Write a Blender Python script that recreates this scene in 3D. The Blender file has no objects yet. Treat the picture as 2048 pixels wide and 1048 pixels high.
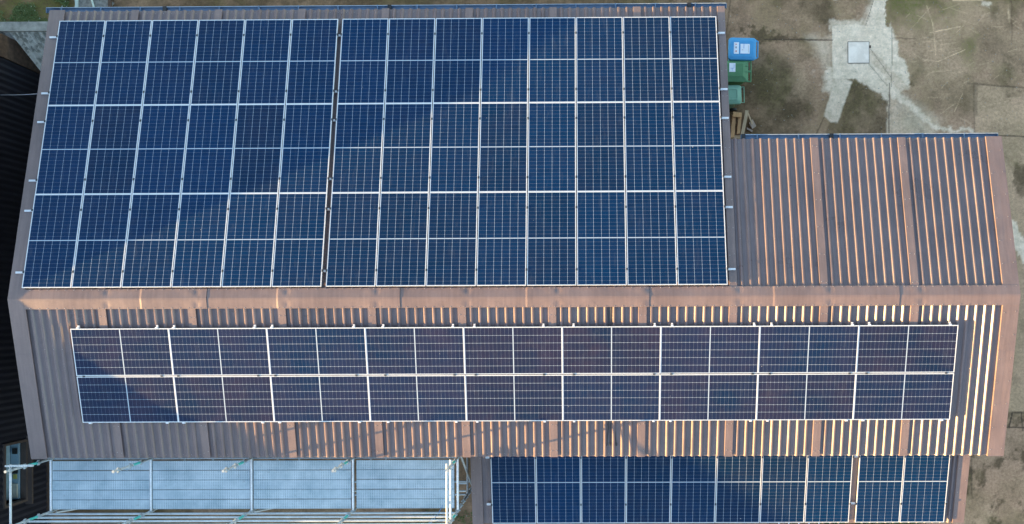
import bpy, math, random
import numpy as np
from mathutils import Matrix, Vector
R = math.radians
random.seed(7)
sc = bpy.context.scene

# ------------------------------------------------------------ camera
cam_d = bpy.data.cameras.new('camera')
cam = bpy.data.objects.new('camera', cam_d)
sc.collection.objects.link(cam)
cam.location = (1.40598, -0.31039, 24.28997)
cam.rotation_euler = (0.00384350, 0.00726194, -0.00446183)
cam_d.sensor_width = 36.0
cam_d.lens = 31.413
cam_d.shift_x = -0.06192
cam_d.shift_y = 0.04496
cam_d.clip_end = 3000
sc.camera = cam

# ------------------------------------------------------------ world, sun, exposure
SUN_EL, SUN_AZ = 9.3, 12.6           # light travels towards +X, 12.6 deg to +Y
wd = bpy.data.worlds.new('World'); sc.world = wd; wd.use_nodes = True
nt = wd.node_tree; nt.nodes.clear()
sky = nt.nodes.new('ShaderNodeTexSky'); sky.sky_type = 'NISHITA'; sky.sun_disc = False
sky.sun_elevation = R(SUN_EL); sky.sun_rotation = R(270 - SUN_AZ)
sky.air_density = 1.1; sky.dust_density = 0.6; sky.ozone_density = 1.0
bg = nt.nodes.new('ShaderNodeBackground'); bg.inputs['Strength'].default_value = 0.15
wo = nt.nodes.new('ShaderNodeOutputWorld')
nt.links.new(sky.outputs[0], bg.inputs['Color']); nt.links.new(bg.outputs[0], wo.inputs['Surface'])
sd = bpy.data.lights.new('sun', 'SUN'); sun = bpy.data.objects.new('sun', sd)
sc.collection.objects.link(sun)
sd.energy = 5.0; sd.angle = R(0.5); sd.color = (1.0, 0.61, 0.22)
dv = Vector((math.cos(R(SUN_AZ))*math.cos(R(SUN_EL)), math.sin(R(SUN_AZ))*math.cos(R(SUN_EL)), -math.sin(R(SUN_EL))))
sun.rotation_euler = dv.to_track_quat('-Z', 'Y').to_euler(); sun.location = (-40, -10, 20)
sc.view_settings.view_transform = 'Standard'; sc.view_settings.look = 'None'
sc.view_settings.gamma = 1.0; sc.view_settings.exposure = 2.3
sc.cycles.max_bounces = 6

# ------------------------------------------------------------ material helpers
class NB:
    def __init__(s, name):
        s.m = bpy.data.materials.new(name); s.m.use_nodes = True
        s.t = s.m.node_tree; s.b = s.t.nodes['Principled BSDF']
    def n(s, typ, **k):
        nd = s.t.nodes.new(typ)
        for a, v in k.items(): setattr(nd, a, v)
        return nd
    def set(s, sock, v):
        if hasattr(v, 'node'): s.t.links.new(v, sock)
        elif isinstance(v, (tuple, list)) and len(v) == 3 and sock.type == 'RGBA': sock.default_value = (*v, 1)
        else: sock.default_value = v
    def m_(s, op, a, b=0.0, c=0.0, clamp=False):
        nd = s.n('ShaderNodeMath', operation=op, use_clamp=clamp)
        s.set(nd.inputs[0], a); s.set(nd.inputs[1], b)
        if op in ('MULTIPLY_ADD', 'SMOOTH_MIN', 'COMPARE'): s.set(nd.inputs[2], c)
        return nd.outputs[0]
    def mix(s, f, a, b, bt='MIX'):
        nd = s.n('ShaderNodeMix', data_type='RGBA', blend_type=bt)
        s.set(nd.inputs[0], f); s.set(nd.inputs[6], a); s.set(nd.inputs[7], b)
        return nd.outputs[2]
    def noise(s, vec, scale, detail=4, rough=.55, dist=0.0):
        nd = s.n('ShaderNodeTexNoise'); s.set(nd.inputs['Vector'], vec)
        nd.inputs['Scale'].default_value = scale; nd.inputs['Detail'].default_value = detail
        nd.inputs['Roughness'].default_value = rough; nd.inputs['Distortion'].default_value = dist
        return nd.outputs['Fac']
    def ramp(s, f, lo, hi, a=0.0, b=1.0):
        nd = s.n('ShaderNodeMapRange'); s.set(nd.inputs[0], f)
        nd.inputs[1].default_value = lo; nd.inputs[2].default_value = hi
        nd.inputs[3].default_value = a; nd.inputs[4].default_value = b
        return nd.outputs[0]
    def obj(s): return s.n('ShaderNodeTexCoord').outputs['Object']
    def pos(s): return s.n('ShaderNodeNewGeometry').outputs['Position']
    def scale(s, v, x, y, z):
        nd = s.n('ShaderNodeMapping'); s.set(nd.inputs[0], v); nd.inputs['Scale'].default_value = (x, y, z)
        return nd.outputs[0]
    def attr(s, name): return s.n('ShaderNodeAttribute', attribute_name=name).outputs['Fac']
    def rnd(s): return s.n('ShaderNodeObjectInfo').outputs['Random']
    def bump(s, h, st=.3, d=.01):
        nd = s.n('ShaderNodeBump'); nd.inputs['Strength'].default_value = st
        nd.inputs['Distance'].default_value = d; s.set(nd.inputs['Height'], h)
        s.t.links.new(nd.outputs[0], s.b.inputs['Normal'])
    def fin(s, col, rough=.5, metal=0.0, spec=.5):
        s.set(s.b.inputs['Base Color'], col); s.set(s.b.inputs['Roughness'], rough)
        s.set(s.b.inputs['Metallic'], metal); s.set(s.b.inputs['Specular IOR Level'], spec)
        return s.m

def plain(name, col, rough=.5, metal=0.0, spec=.5, var=.15, sc_=6.0):
    k = NB(name); p = k.pos()
    f = k.ramp(k.noise(p, sc_, 5), .3, .7, 1 - var, 1 + var)
    c = k.mix(1.0, col, f, 'MULTIPLY')
    return k.fin(c, rough, metal, spec)

def roof_paint(name, col, rough=.33, spec=.5):
    k = NB(name); p = k.pos()
    streak = k.noise(k.scale(p, 9, .7, .7), 2.0, 4)
    blot = k.noise(p, 1.1, 5, .6)
    fine = k.noise(p, 55, 2)
    f = k.m_('MULTIPLY', k.ramp(streak, .3, .7, .88, 1.10), k.ramp(blot, .3, .7, .86, 1.12))
    f = k.m_('MULTIPLY', f, k.ramp(fine, .3, .7, .93, 1.06))
    c = k.mix(1.0, col, f, 'MULTIPLY')
    lich = k.ramp(k.noise(p, 17, 5, .65), .66, .74, 0, .45)
    c = k.mix(lich, c, (.24, .23, .20))
    st = k.ramp(k.noise(p, 3.7, 7, .72), .60, .70, 0, .35)
    c = k.mix(st, c, tuple(q*.55 for q in col))
    k.bump(k.noise(p, 3.2, 3, .5), .5, .012)
    return k.fin(c, k.ramp(blot, .3, .7, rough - .08, rough + .1), 0, spec)

M = {}
ROOF = (.160, .119, .120)
M['roof'] = roof_paint('brown_coated_steel', ROOF)
M['flash'] = roof_paint('brown_flashing', (.176, .126, .118), .42)
M['under'] = plain('sheet_underside', (.2, .2, .2))
M['brick'] = plain('brown_wall', (.14, .11, .10), .8)
M['screw'] = plain('zinc_screw', (.45, .42, .40), .35, .6)
M['alu'] = plain('aluminium', (.70, .70, .72), .35, .25, var=.05)
M['clamp'] = plain('dark_clamp', (.03, .03, .035), .4)
M['gutter'] = plain('blue_grey_gutter', (.10, .16, .25), .4)
M['gutter_lip'] = plain('pale_gutter_lip', (.30, .37, .45), .4)
M['black'] = plain('black_plastic', (.012, .012, .014), .5)
M['cable'] = plain('cable_black', (.02, .02, .02), .35)

# galvanised tube
def galv(name, col, metal=.35, rough=.42):
    k = NB(name); p = k.pos()
    sp = k.noise(p, 40, 3); bl = k.noise(p, 5, 4)
    f = k.m_('MULTIPLY', k.ramp(sp, .3, .7, .88, 1.1), k.ramp(bl, .3, .7, .85, 1.1))
    c = k.mix(1.0, col, f, 'MULTIPLY')
    rust = k.ramp(k.noise(k.scale(p, 1.5, 3, 3), 2.2, 5, .7), .70, .78, 0, .8)
    c = k.mix(rust, c, (.32, .14, .05))
    return k.fin(c, rough, metal)
M['galv'] = galv('galvanised_tube', (.46, .50, .53), .3, .5)
M['coup'] = galv('coupler_steel', (.38, .42, .43), .4, .42)
M['teal'] = plain('turquoise_paint', (.06, .42, .38), .45)

def deck_mat():
    k = NB('perforated_steel_board'); p = k.obj(); sx = k.n('ShaderNodeSeparateXYZ'); k.set(sx.inputs[0], p)
    X, Y = sx.outputs[0], sx.outputs[1]
    def cell(v, per):
        f = k.m_('FRACT', k.m_('DIVIDE', v, per)); return k.m_('MULTIPLY', k.m_('ABSOLUTE', k.m_('SUBTRACT', f, .5)), per)
    dx, dy = cell(X, .052), cell(Y, .036)
    r = k.m_('SQRT', k.m_('ADD', k.m_('MULTIPLY', dx, dx), k.m_('MULTIPLY', dy, dy)))
    hole = k.m_('MULTIPLY', k.ramp(r, .0075, .0105, 1, 0), k.ramp(k.noise(k.pos(), 2.5, 3), .4, .6, .35, 1))
    w = k.pos()
    bl = k.noise(w, 2.2, 6, .65); fi = k.noise(w, 26, 4, .7)
    c = k.mix(k.ramp(bl, .32, .68), (.32, .42, .47), (.58, .66, .70))
    c = k.mix(k.ramp(fi, .55, .75, 0, .55), c, (.70, .74, .78))
    c = k.mix(k.ramp(k.noise(w, 9, 5, .7), .62, .72, 0, .6), c, (.22, .23, .24))
    c = k.mix(k.m_('MULTIPLY', k.rnd(), .25), c, (.38, .44, .50))
    c = k.mix(hole, c, (.12, .19, .24))
    return k.fin(c, .5, .15)
M['deck'] = deck_mat()

# solar cells, object coordinates of the glass part (x across 6 cells, y along 24 half cells)
def cells_mat():
    k = NB('solar_cells'); p = k.obj(); sx = k.n('ShaderNodeSeparateXYZ'); k.set(sx.inputs[0], p)
    X, Y = sx.outputs[0], sx.outputs[1]
    PX, PY = .1699, .0859
    xs = k.m_('DIVIDE', X, PX)
    dx = k.m_('MULTIPLY', k.m_('ABSOLUTE', k.m_('SUBTRACT', xs, k.m_('ROUND', xs))), PX)
    ya = k.m_('SUBTRACT', k.m_('ABSOLUTE', Y), .0065)
    ys = k.m_('DIVIDE', ya, PY)
    dy = k.m_('MULTIPLY', k.m_('ABSOLUTE', k.m_('SUBTRACT', ys, k.m_('ROUND', ys))), PY)
    lx = k.ramp(dx, .0015, .0027, 1, 0)
    ly = k.ramp(dy, .0007, .0015, .5, 0)
    mid = k.ramp(ya, .0035, .0045, 1, 0)
    ch = k.ramp(k.m_('ADD', dx, dy), .0070, .0095, 1, 0)
    ex = k.ramp(k.m_('ABSOLUTE', X), PX*3 - .001, PX*3, 0, 1)
    ey = k.ramp(ya, PY*12 - .001, PY*12, 0, 1)
    line = k.m_('MAXIMUM', k.m_('MAXIMUM', lx, ly), k.m_('MAXIMUM', k.m_('MAXIMUM', mid, ch), k.m_('MAXIMUM', ex, ey)))
    r = k.rnd(); w = k.pos()
    # each cell has a slightly different blue
    cid = k.n('ShaderNodeCombineXYZ'); k.set(cid.inputs[0], k.m_('FLOOR', xs)); k.set(cid.inputs[1], k.m_('FLOOR', k.m_('DIVIDE', Y, PY))); k.set(cid.inputs[2], k.m_('MULTIPLY', r, 57))
    wn = k.n('ShaderNodeTexWhiteNoise'); k.set(wn.inputs[0], cid.outputs[0])
    c = k.mix(r, (.0000, .0235, .074), (.0000, .0185, .055))
    c = k.mix(1.0, c, k.ramp(wn.outputs['Value'], 0, 1, .93, 1.08), 'MULTIPLY')
    dust_sun = k.ramp(k.noise(w, 1.1, 7, .68), .32, .70, .004, .0155)
    dust_sun = k.m_('MULTIPLY', dust_sun, k.ramp(r, 0, 1, .82, 1.18))
    # extra warm tint below the ridge: sunlight painted over the real dust
    ol = k.n('ShaderNodeObjectInfo').outputs['Location']; so = k.n('ShaderNodeSeparateXYZ'); k.set(so.inputs[0], ol)
    mid_arr = k.m_('MULTIPLY', k.m_('LESS_THAN', so.outputs[1], 0.0), k.m_('GREATER_THAN', so.outputs[1], -3.5))
    dust_sun = k.m_('MULTIPLY', dust_sun, k.m_('MULTIPLY_ADD', mid_arr, 1.05, .55))
    c = k.mix(k.m_('MULTIPLY', mid_arr, .35), c, (.004, .012, .030)); c = k.mix(dust_sun, c, (.95, .32, .17))  # sunlit tone of that array put into the cell colour
    smear = k.ramp(k.noise(k.scale(w, 6, 1.2, 1.2), 1.4, 5, .7), .56, .78, 0, .05)
    c = k.mix(smear, c, (.42, .44, .44))
    spot = k.ramp(k.noise(w, 11, 2, .5), .79, .81, 0, .5)
    c = k.mix(spot, c, (.55, .54, .50))
    spot2 = k.ramp(k.noise(w, 4.1, 6, .8), .76, .79, 0, .25)
    c = k.mix(spot2, c, (.48, .48, .46))
    c = k.mix(line, c, (.36, .43, .52)); c = k.mix(k.m_('MAXIMUM', ex, ey), c, (.44, .50, .56))
    k.fin(c, k.ramp(k.noise(w, 3, 4), .3, .7, .10, .2), 0, .12)
    return k.m
M['cells'] = cells_mat()

# ------------------------------------------------------------ mesh helpers
class MB:
    """collects boxes, tubes and strips, builds ONE mesh object"""
    def __init__(s, frame=None): s.v = []; s.f = []; s.mi = []; s.sm = []; s.F = frame; s.cur = 0
    def add(s, vs, fs, smooth=False):
        o = len(s.v)
        for v in vs:
            v = Vector(v)
            s.v.append(tuple(s.F @ v) if s.F is not None else tuple(v))
        for f in fs: s.f.append([i + o for i in f]); s.mi.append(s.cur); s.sm.append(smooth)
        return s
    def box(s, a, b, rot=None, ctr=None):
        x0, y0, z0 = a; x1, y1, z1 = b
        vs = [(x0,y0,z0),(x1,y0,z0),(x1,y1,z0),(x0,y1,z0),(x0,y0,z1),(x1,y0,z1),(x1,y1,z1),(x0,y1,z1)]
        if rot is not None:
            c = Vector(ctr) if ctr else Vector(((x0+x1)/2,(y0+y1)/2,(z0+z1)/2))
            vs = [tuple(rot @ (Vector(v)-c) + c) for v in vs]
        return s.add(vs, [(0,3,2,1),(4,5,6,7),(0,1,5,4),(1,2,6,5),(2,3,7,6),(3,0,4,7)])
    def tube(s, a, b, r, n=10, r2=None):
        a = Vector(a); b = Vector(b); d = (b-a).normalized(); r2 = r if r2 is None else r2
        u = d.orthogonal().normalized(); w = d.cross(u)
        vs = []
        for k in range(n):
            t = 2*math.pi*k/n; q = u*math.cos(t)+w*math.sin(t)
            vs += [tuple(a+q*r), tuple(b+q*r2)]
        s.add(vs, [(2*k, 2*((k+1)%n), 2*((k+1)%n)+1, 2*k+1) for k in range(n)], True)
        s.add([vs[2*k] for k in range(n)], [tuple(reversed(range(n)))]); s.add([vs[2*k+1] for k in range(n)], [tuple(range(n))])
        return s
    def path(s, pts, r, n=8):
        for p, q in zip(pts, pts[1:]): s.tube(p, q, r, n)
        return s
    def extrude(s, prof, y0, y1, bottom=None):
        """prof: list of (x,h), swept along local y; closed below by a parallel skin"""
        n = len(prof); t = .006 if bottom is None else bottom
        vs = [(x, y0, h) for x, h in prof] + [(x, y1, h) for x, h in prof] + [(x, y0, h-t) for x, h in prof] + [(x, y1, h-t) for x, h in prof]
        fs = []
        for i in range(n-1):
            fs += [(i, i+1, n+i+1, n+i), (2*n+i, 3*n+i, 3*n+i+1, 2*n+i+1), (i, 2*n+i, 2*n+i+1, i+1), (n+i, n+i+1, 3*n+i+1, 3*n+i)]
        fs += [(0, n, 3*n, 2*n), (n-1, 3*n-1, 4*n-1, 2*n-1)]
        return s.add(vs, fs)
    def build(s, name, mats, parent=None, coll=None, loc=None):
        me = bpy.data.meshes.new(name); v = s.v
        if loc is not None: L = Vector(loc); v = [tuple(Vector(p)-L) for p in v]
        me.from_pydata(v, [], s.f)
        mats = mats if isinstance(mats, (list, tuple)) else [mats]
        for m in mats: me.materials.append(M[m] if isinstance(m, str) else m)
        me.polygons.foreach_set('material_index', s.mi); me.polygons.foreach_set('use_smooth', s.sm)
        me.update()
        o = bpy.data.objects.new(name, me); sc.collection.objects.link(o)
        if loc is not None: o.location = loc
        if parent is not None:
            o.parent = parent
            bpy_parent_fix.append((o, parent))
        return o
bpy_parent_fix = []
def tag(o, label=None, cat=None, group=None, kind=None):
    for k, v in (('label', label), ('category', cat), ('group', group), ('kind', kind)):
        if v: o[k] = v
    return o
def empty(name, label=None, cat=None, loc=(0,0,0), group=None, rot=None):
    o = bpy.data.objects.new(name, None); o.empty_display_size = .3; sc.collection.objects.link(o)
    o.location = loc
    if rot: o.rotation_euler = rot
    return tag(o, label, cat, group)
def part(mb, name, mats, root, world=True):
    """child mesh; its vertices are given in world space when world=True"""
    o = mb.build(name, mats)
    o.parent = root
    if world:
        mw = Matrix.Identity(4); p = root
        while p is not None:
            mw = (Matrix.Translation(p.location) @ p.rotation_euler.to_matrix().to_4x4() if p.matrix_parent_inverse == Matrix.Identity(4) else Matrix.Identity(4)) @ mw
            p = p.parent
        o.matrix_parent_inverse = mw.inverted()
    return o
def ball(mb, c, r, n=8, sz=1.0):
    vs = []; fs = []
    m = n//2
    for i in range(m+1):
        ph = math.pi*i/m
        for j in range(n):
            th = 2*math.pi*j/n
            vs.append((c[0]+r*math.sin(ph)*math.cos(th), c[1]+r*math.sin(ph)*math.sin(th), c[2]+r*sz*math.cos(ph)))
    for i in range(m):
        for j in range(n):
            fs.append((i*n+j, (i+1)*n+j, (i+1)*n+(j+1)%n, i*n+(j+1)%n))
    mb.add(vs, fs, True)

TH = 0.22493; CT, ST = math.cos(TH), math.sin(TH)
ZR = 5.20
def frame(col_y, col_h, org):
    m = Matrix.Identity(4)
    for i in range(3): m[i][1] = col_y[i]; m[i][2] = col_h[i]; m[i][3] = org[i]
    return m
FN = frame((0, CT, -ST), (0, ST, CT), (0, 0, ZR))       # local y runs down the north slope
FS = frame((0, CT, ST), (0, -ST, CT), (0, 0, ZR))       # local y is minus the distance down the south slope
TB = 0.23077
YB, ZB = -3.3377, 5.32-2.08509-.12
FB = frame((0, math.cos(TB), math.sin(TB)), (0, -math.sin(TB), math.cos(TB)), (0, YB, ZB))

# ------------------------------------------------------------ numpy noise for the ground
rng = np.random.RandomState(3)
def vnoise(x, y, f, seed):
    r = np.random.RandomState(seed); T = r.rand(256, 256)
    X = x*f+91.3; Y = y*f+47.7
    xi = np.floor(X).astype(int); yi = np.floor(Y).astype(int); u = X-xi; v = Y-yi
    u = u*u*(3-2*u); v = v*v*(3-2*v)
    a = T[xi % 256, yi % 256]; b = T[(xi+1) % 256, yi % 256]; c = T[xi % 256, (yi+1) % 256]; d = T[(xi+1) % 256, (yi+1) % 256]
    return (a*(1-u)+b*u)*(1-v)+(c*(1-u)+d*u)*v
def fbm(x, y, f, seed, o=5, g=.55):
    s = 0; a = 1; t = 0
    for k in range(o): s = s+a*vnoise(x, y, f*2**k, seed+k); t += a; a *= g
    return s/t
def sstep(a, b, v): t = np.clip((v-a)/(b-a), 0, 1); return t*t*(3-2*t)
def seg(x, y, ax, ay, bx, by):
    dx, dy = bx-ax, by-ay; L = dx*dx+dy*dy
    t = np.clip(((x-ax)*dx+(y-ay)*dy)/L, 0, 1)
    return np.hypot(x-ax-t*dx, y-ay-t*dy), t
def poly(x, y, P):   # signed distance to polygon, negative inside
    d = np.full(x.shape, 1e9); ins = np.zeros(x.shape, bool)
    for (ax, ay), (bx, by) in zip(P, P[1:]+P[:1]):
        d = np.minimum(d, seg(x, y, ax, ay, bx, by)[0])
        c = ((ay > y) != (by > y)) & (x < (bx-ax)*(y-ay)/(by-ay+1e-12)+ax)
        ins ^= c
    return np.where(ins, -d, d)

def make_ground():
    def axis(parts):
        a = []
        for lo, hi, st in parts: a += list(np.arange(lo, hi, st))
        return a
    gx = [-900,-400,-150,-60,-30,-20] + axis([(-14.9, 4.6, .06), (4.6, 13.9, .024)]) + [14, 20, 30, 60, 150, 400, 900]
    gy = [-900,-400,-150,-60,-30,-12,-8] + axis([(-6.5, -3.2, .03), (-3.2, 2.9, .05), (2.9, 8.5, .024)]) + [8.6, 12, 30, 60, 150, 400, 900]
    gx = np.array(gx); gy = np.array(gy); nx, ny = len(gx), len(gy)
    x, y = np.meshgrid(gx, gy, indexing='ij'); x = x.ravel(); y = y.ravel()
    wx = (fbm(x, y, 3.1, 10)-.5); wy = (fbm(x, y, 3.1, 20)-.5)
    hx = (fbm(x, y, 9.0, 15, 4, .65)-.5); hy = (fbm(x, y, 9.0, 25, 4, .65)-.5)
    X = x+.20*wx+.20*hx; Y = y+.20*wy+.20*hy
    # pale cement: slab round the manhole, trench strips
    light = np.zeros(x.shape)
    def L(sdf, soft, amt): nonlocal light; light = np.maximum(light, amt*(1-sstep(-soft, soft, sdf)))
    L(poly(x+.05*hx, y+.05*hy, [(8.23,7.45),(8.9,7.47),(9.15,7.42),(9.87,7.36),(9.86,6.0),(9.6,5.95),(8.98,5.98),(8.24,5.97)]), .02, .85)
    L(poly(X, Y, [(8.17,7.55),(9.1,7.6),(9.1,7.4),(8.17,7.3)]), .05, .6)
    L(poly(X, Y, [(9.2,7.3),(9.42,8.6),(9.85,8.6),(9.62,7.5),(9.87,7.2)]), .02, .8)
    L(poly(X, Y, [(9.0,7.2),(9.3,8.2),(9.45,8.3),(9.4,7.2)]), .12, .6)
    L(poly(X, Y, [(9.8,7.5),(9.98,7.0),(10.05,6.7),(10.25,6.3),(10.3,5.75),(9.9,5.3),(9.7,5.9)]), .05, .78)
    L(poly(X, Y, [(8.0,6.3),(8.3,6.3),(8.3,5.5),(8.05,5.7)]), .10, .7)
    L(poly(X, Y, [(7.5,7.15),(8.3,7.1),(8.25,6.4),(8.0,6.2),(7.8,6.8)]), .18, .42)
    L(poly(x+.05*hx, y+.05*hy, [(8.33,6.08),(8.78,5.9),(8.37,4.79),(8.2,4.80),(8.0,4.97)]), .03, .72)
    L(poly(X, Y, [(8.2,6.1),(9.0,6.1),(9.7,6.0),(9.8,5.3),(9.6,5.45),(9.2,5.75),(8.9,5.95)]), .06, .75)
    d, t = seg(X, Y, 9.75, 5.75, 11.0, 4.62); L(d-.13*(1-.3*t), .10, .72)
    d, t = seg(X, Y, 11.0, 4.62, 12.05, 4.54); L(d-.045, .05, .75)
    d, t = seg(X, Y, 10.2, 5.2, 10.9, 4.75); L(d-.22, .25, .35)
    L(poly(X, Y, [(9.78,5.6),(10.3,5.2),(11.0,4.5),(11.0,4.3),(9.76,4.3)]), .12, .34)
    d, t = seg(X, Y, 9.77, 5.5, 9.76, 4.35); L(d-.04, .06, .55)
    d, t = seg(X, Y, 13.0, 1.95, 13.6, .8); L(d-.16, .05, .75)
    d, t = seg(X, Y, 12.35, 8.0, 12.42, 7.95); L(d-.07, .04, .6)
    light = np.maximum(light, .35*sstep(.66, .72, fbm(x, y, 2.7, 60))*(1-sstep(.3, .8, np.abs(x-8.3)))*(y > 5.8))
    # trench infill is a bit dirtier than the slab
    dd, t = seg(x, y, 9.28, 6.62, 10.35, 5.5); light *= 1-.35*(1-sstep(.11, .15, dd+.03*wx))
    light *= .75+.5*fbm(x, y, 6, 41)
    light = np.clip(light, 0, 1)
    # green growth
    moss = .85*(1-sstep(.1, 1.2, np.hypot((X-10.2)*.8, (Y-8.0))+.9*wx)) + .45*(1-sstep(.1, .8, np.abs(Y-8.4)*1.0+.6*wx))*sstep(9.7, 10., X)
    moss += .5*(1-sstep(.05, .35, np.hypot(X-11.95, (Y-6.7)*.5)+.5*wx))
    moss += .28*sstep(.5, .7, fbm(x, y, .9, 70))
    moss += .5*(1-sstep(.1, .9, np.hypot(X-11.8, (Y-7.3)*.9)))*.6
    moss = np.maximum(moss, .9*sstep(.42, .6, fbm(x, y, 1.3, 75))*(x < -11)*(y > 6.3))
    moss = np.maximum(moss, .35*sstep(.45, .6, fbm(x, y, 1.1, 77))*(1-sstep(.2, 1.2, np.hypot((X-7.0)*.7, Y-5.6))))
    moss = np.maximum(moss, 1.0*sstep(.42, .52, fbm(x, y, 2.3, 79))*(y < -5.9)*(x > 7)*(x < 10.6))
    moss = np.clip(moss, 0, 1)
    # damp / dirty ground, plus zones simply set darker
    damp_dark = np.zeros(x.shape)
    def Dk(v, amt): nonlocal damp_dark; damp_dark = np.maximum(damp_dark, amt*v)
    Dk(1-sstep(-.25, .35, poly(X, Y, [(5.0,6.6),(6.2,6.95),(7.0,6.5),(7.3,5.8),(7.6,5.0),(7.5,4.2),(5.0,4.2)])), .78)
    Dk(1-sstep(-.05, .12, poly(X, Y, [(8.75,5.85),(9.05,5.85),(9.45,5.7),(9.74,5.6),(9.74,4.3),(7.9,4.3),(8.25,4.85),(8.4,4.8)])), .78)
    Dk(1-sstep(-.05, .12, np.hypot((X-6.22)*.75, (Y-7.22)*1.25)-.26+.75*(fbm(x, y, 5, 31, 5, .7)-.5)), .95)
    d, t = seg(x, y, 6.2, 7.10, 7.65, 7.06); Dk(1-sstep(.0, .10, d-.05+.45*(fbm(x, y, 6, 33, 5, .7)-.42)), .9)
    Dk(1-sstep(.05, .9, np.hypot((X-13.3)*1.2, (Y-8.1)*1.1)), .75)
    Dk(1-sstep(.05, .3, np.abs(Y-8.35)+.3*wx)*1.0, .5*1.0)
    Dk(1-sstep(.0, .12, np.hypot((X-13.35), (Y-3.2)*.5)-.17), 1.0)
    Dk(1-sstep(.0, .06, np.hypot(X-10.39, Y-5.81)-.03), .9)
    Dk(1-sstep(.0, .13, np.hypot((X-10.06)*1.4, Y-5.22)-.03), .6)
    Dk(1-sstep(.1, .6, np.hypot((X-12.4)*1.2, (Y-6.9)*.8)), .4)
    Dk(sstep(.50, .72, fbm(x, y, 2.6, 35, 5, .7))*(Y < -3)*(X > 10.5), .95)
    Dk(sstep(.44, .60, fbm(x, y, 1.2, 37))*(X < 5), .5)
    Dk((1-sstep(.0, .5, np.abs(Y+.0)))*0, 0)
    Dk((x < 10.5)*(y < -3.3)*(1.0), .35); Dk(sstep(6.2, 5.0, x)*(y > 6.2), .85); Dk(sstep(-10.0, -12.0, x)*(y > 6.5), .8)  # plain darkening beyond the south eave and along the north strip
    Dk((x < -10.9)*(y < 6.5)*1.0, .6)  # plain darkening of the ground between the buildings
    big = fbm(x, y, .75, 81, 6, .62); med = fbm(x, y, 2.2, 83, 6, .68)
    damp_dark = np.maximum(damp_dark, .55*sstep(.50, .66, big)*(y > 4.2)); damp_dark = damp_dark+.30*sstep(.52, .68, med)*(y > -7)-.25*sstep(.5, .35, med)
    damp_dark = np.maximum(damp_dark, .6*(1-sstep(.0, .9, np.hypot((X-12.6)*.8, (Y-6.9))+.6*wy)))
    damp_dark = np.clip(damp_dark*(.65+.7*fbm(x, y, 5, 39)), 0, 1)
    # joints, cracks, scratches
    joint = np.zeros(x.shape); scr = np.zeros(x.shape)
    jx = x+.03*(fbm(x, y, 4, 51)-.5); jy = y+.03*(fbm(x, y, 4, 52)-.5)
    for a, b, c, d_, w, am in [(9.78,5.85,9.76,4.3,.014,.75),(12.09,5.85,12.07,4.3,.015,.40),(9.87,7.08,10.5,7.05,.012,.5),(11.9,5.83,13.9,5.66,.022,.5),
                        (6.4,7.06,8.24,7.03,.016,.8),(12.0,4.44,13.9,4.36,.018,.7),(12.4,-3.05,13.9,-3.12,.016,.9),(12.4,-3.47,13.9,-3.53,.022,.9),
                        (11.94,-5.33,11.94,-3.4,.022,.45),(13.05,-3.08,12.95,-3.5,.02,.9),(13.28,-3.1,13.33,-3.6,.014,.8),(9.86,7.35,9.84,5.75,.009,.6),
                        (9.27,6.78,9.82,6.02,.010,.6),(9.22,6.38,9.72,5.78,.010,.6),(9.15,7.44,9.42,8.3,.008,.7),(9.1,7.45,8.25,7.44,.006,.35),
                        (5.5,8.3,5.42,7.6,.018,.5),(5.42,7.6,5.3,6.9,.016,.5),(8.0,4.93,7.75,4.4,.015,.5),(12.1,5.8,12.1,5.0,.06,.35),(13.1,8.5,13.1,6.9,.02,.35)]:
        d, t = seg(jx, jy, a, b, c, d_); joint = np.maximum(joint, am*(1-sstep(w*.6, w*1.5, d)))
    for a, b, c, d_, w, am in [(10.8,7.94,10.97,7.45,.014,.5),(10.97,7.45,11.04,6.61,.016,.6),(10.89,7.22,11.7,7.37,.014,.8),(10.9,7.9,10.4,7.35,.01,.5),
                        (11.52,5.04,11.77,5.58,.01,.6),(11.6,7.2,11.8,7.4,.01,.5),(10.75,6.47,11.1,6.43,.012,.5),(11.1,6.43,11.83,6.74,.012,.7),
                        (10.5,6.95,11.2,7.0,.012,.4),(10.9,6.72,11.7,6.78,.01,.35),(10.6,6.1,11.5,6.2,.01,.4),(12.3,5.2,13.0,5.35,.01,.4),(12.55,5.9,12.75,6.05,.01,.4),
                        (11.5,8.09,12.3,8.08,.012,.9),(13.0,7.95,13.03,7.5,.03,.5)]:
        d, t = seg(jx, jy, a, b, c, d_); scr = np.maximum(scr, .62*am*(1-sstep(w*.4, w*1.4, d))*(.25+1.1*vnoise(x, y, 7, 55)))
    q = np.random.RandomState(12)
    for k in range(34):
        cx, cy = q.uniform(10.2, 13.3), q.uniform(4.8, 7.9); an = q.uniform(-.6, .9); ln = q.uniform(.12, .5)
        d, t = seg(jx, jy, cx, cy, cx+ln*math.cos(an), cy+ln*math.sin(an)); scr = np.maximum(scr, .17*(1-sstep(.006, .018, d)))
    dr, t = seg(x, y, 11.9, 5.83, 13.9, 5.66)
    # slab tone right of the long joint, and the kerbed area
    pale = .30*(1-sstep(-.02, .02, poly(x, y, [(12.09,5.8),(14.5,5.6),(14.5,-3.1),(10.8,-3.1),(10.8,4.4),(12.07,4.4)])))
    pale = np.maximum(pale, .25*sstep(.45, .62, fbm(x, y, .8, 58)))
    me = bpy.data.meshes.new('ground')
    co = np.stack([x, y, -.004*joint], 1)
    me.vertices.add(nx*ny); me.vertices.foreach_set('co', co.ravel())
    i, j = np.meshgrid(np.arange(nx-1), np.arange(ny-1), indexing='ij'); a = (i*ny+j).ravel()
    q4 = np.stack([a, a+ny, a+ny+1, a+1], 1).ravel(); nf = len(a)
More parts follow.
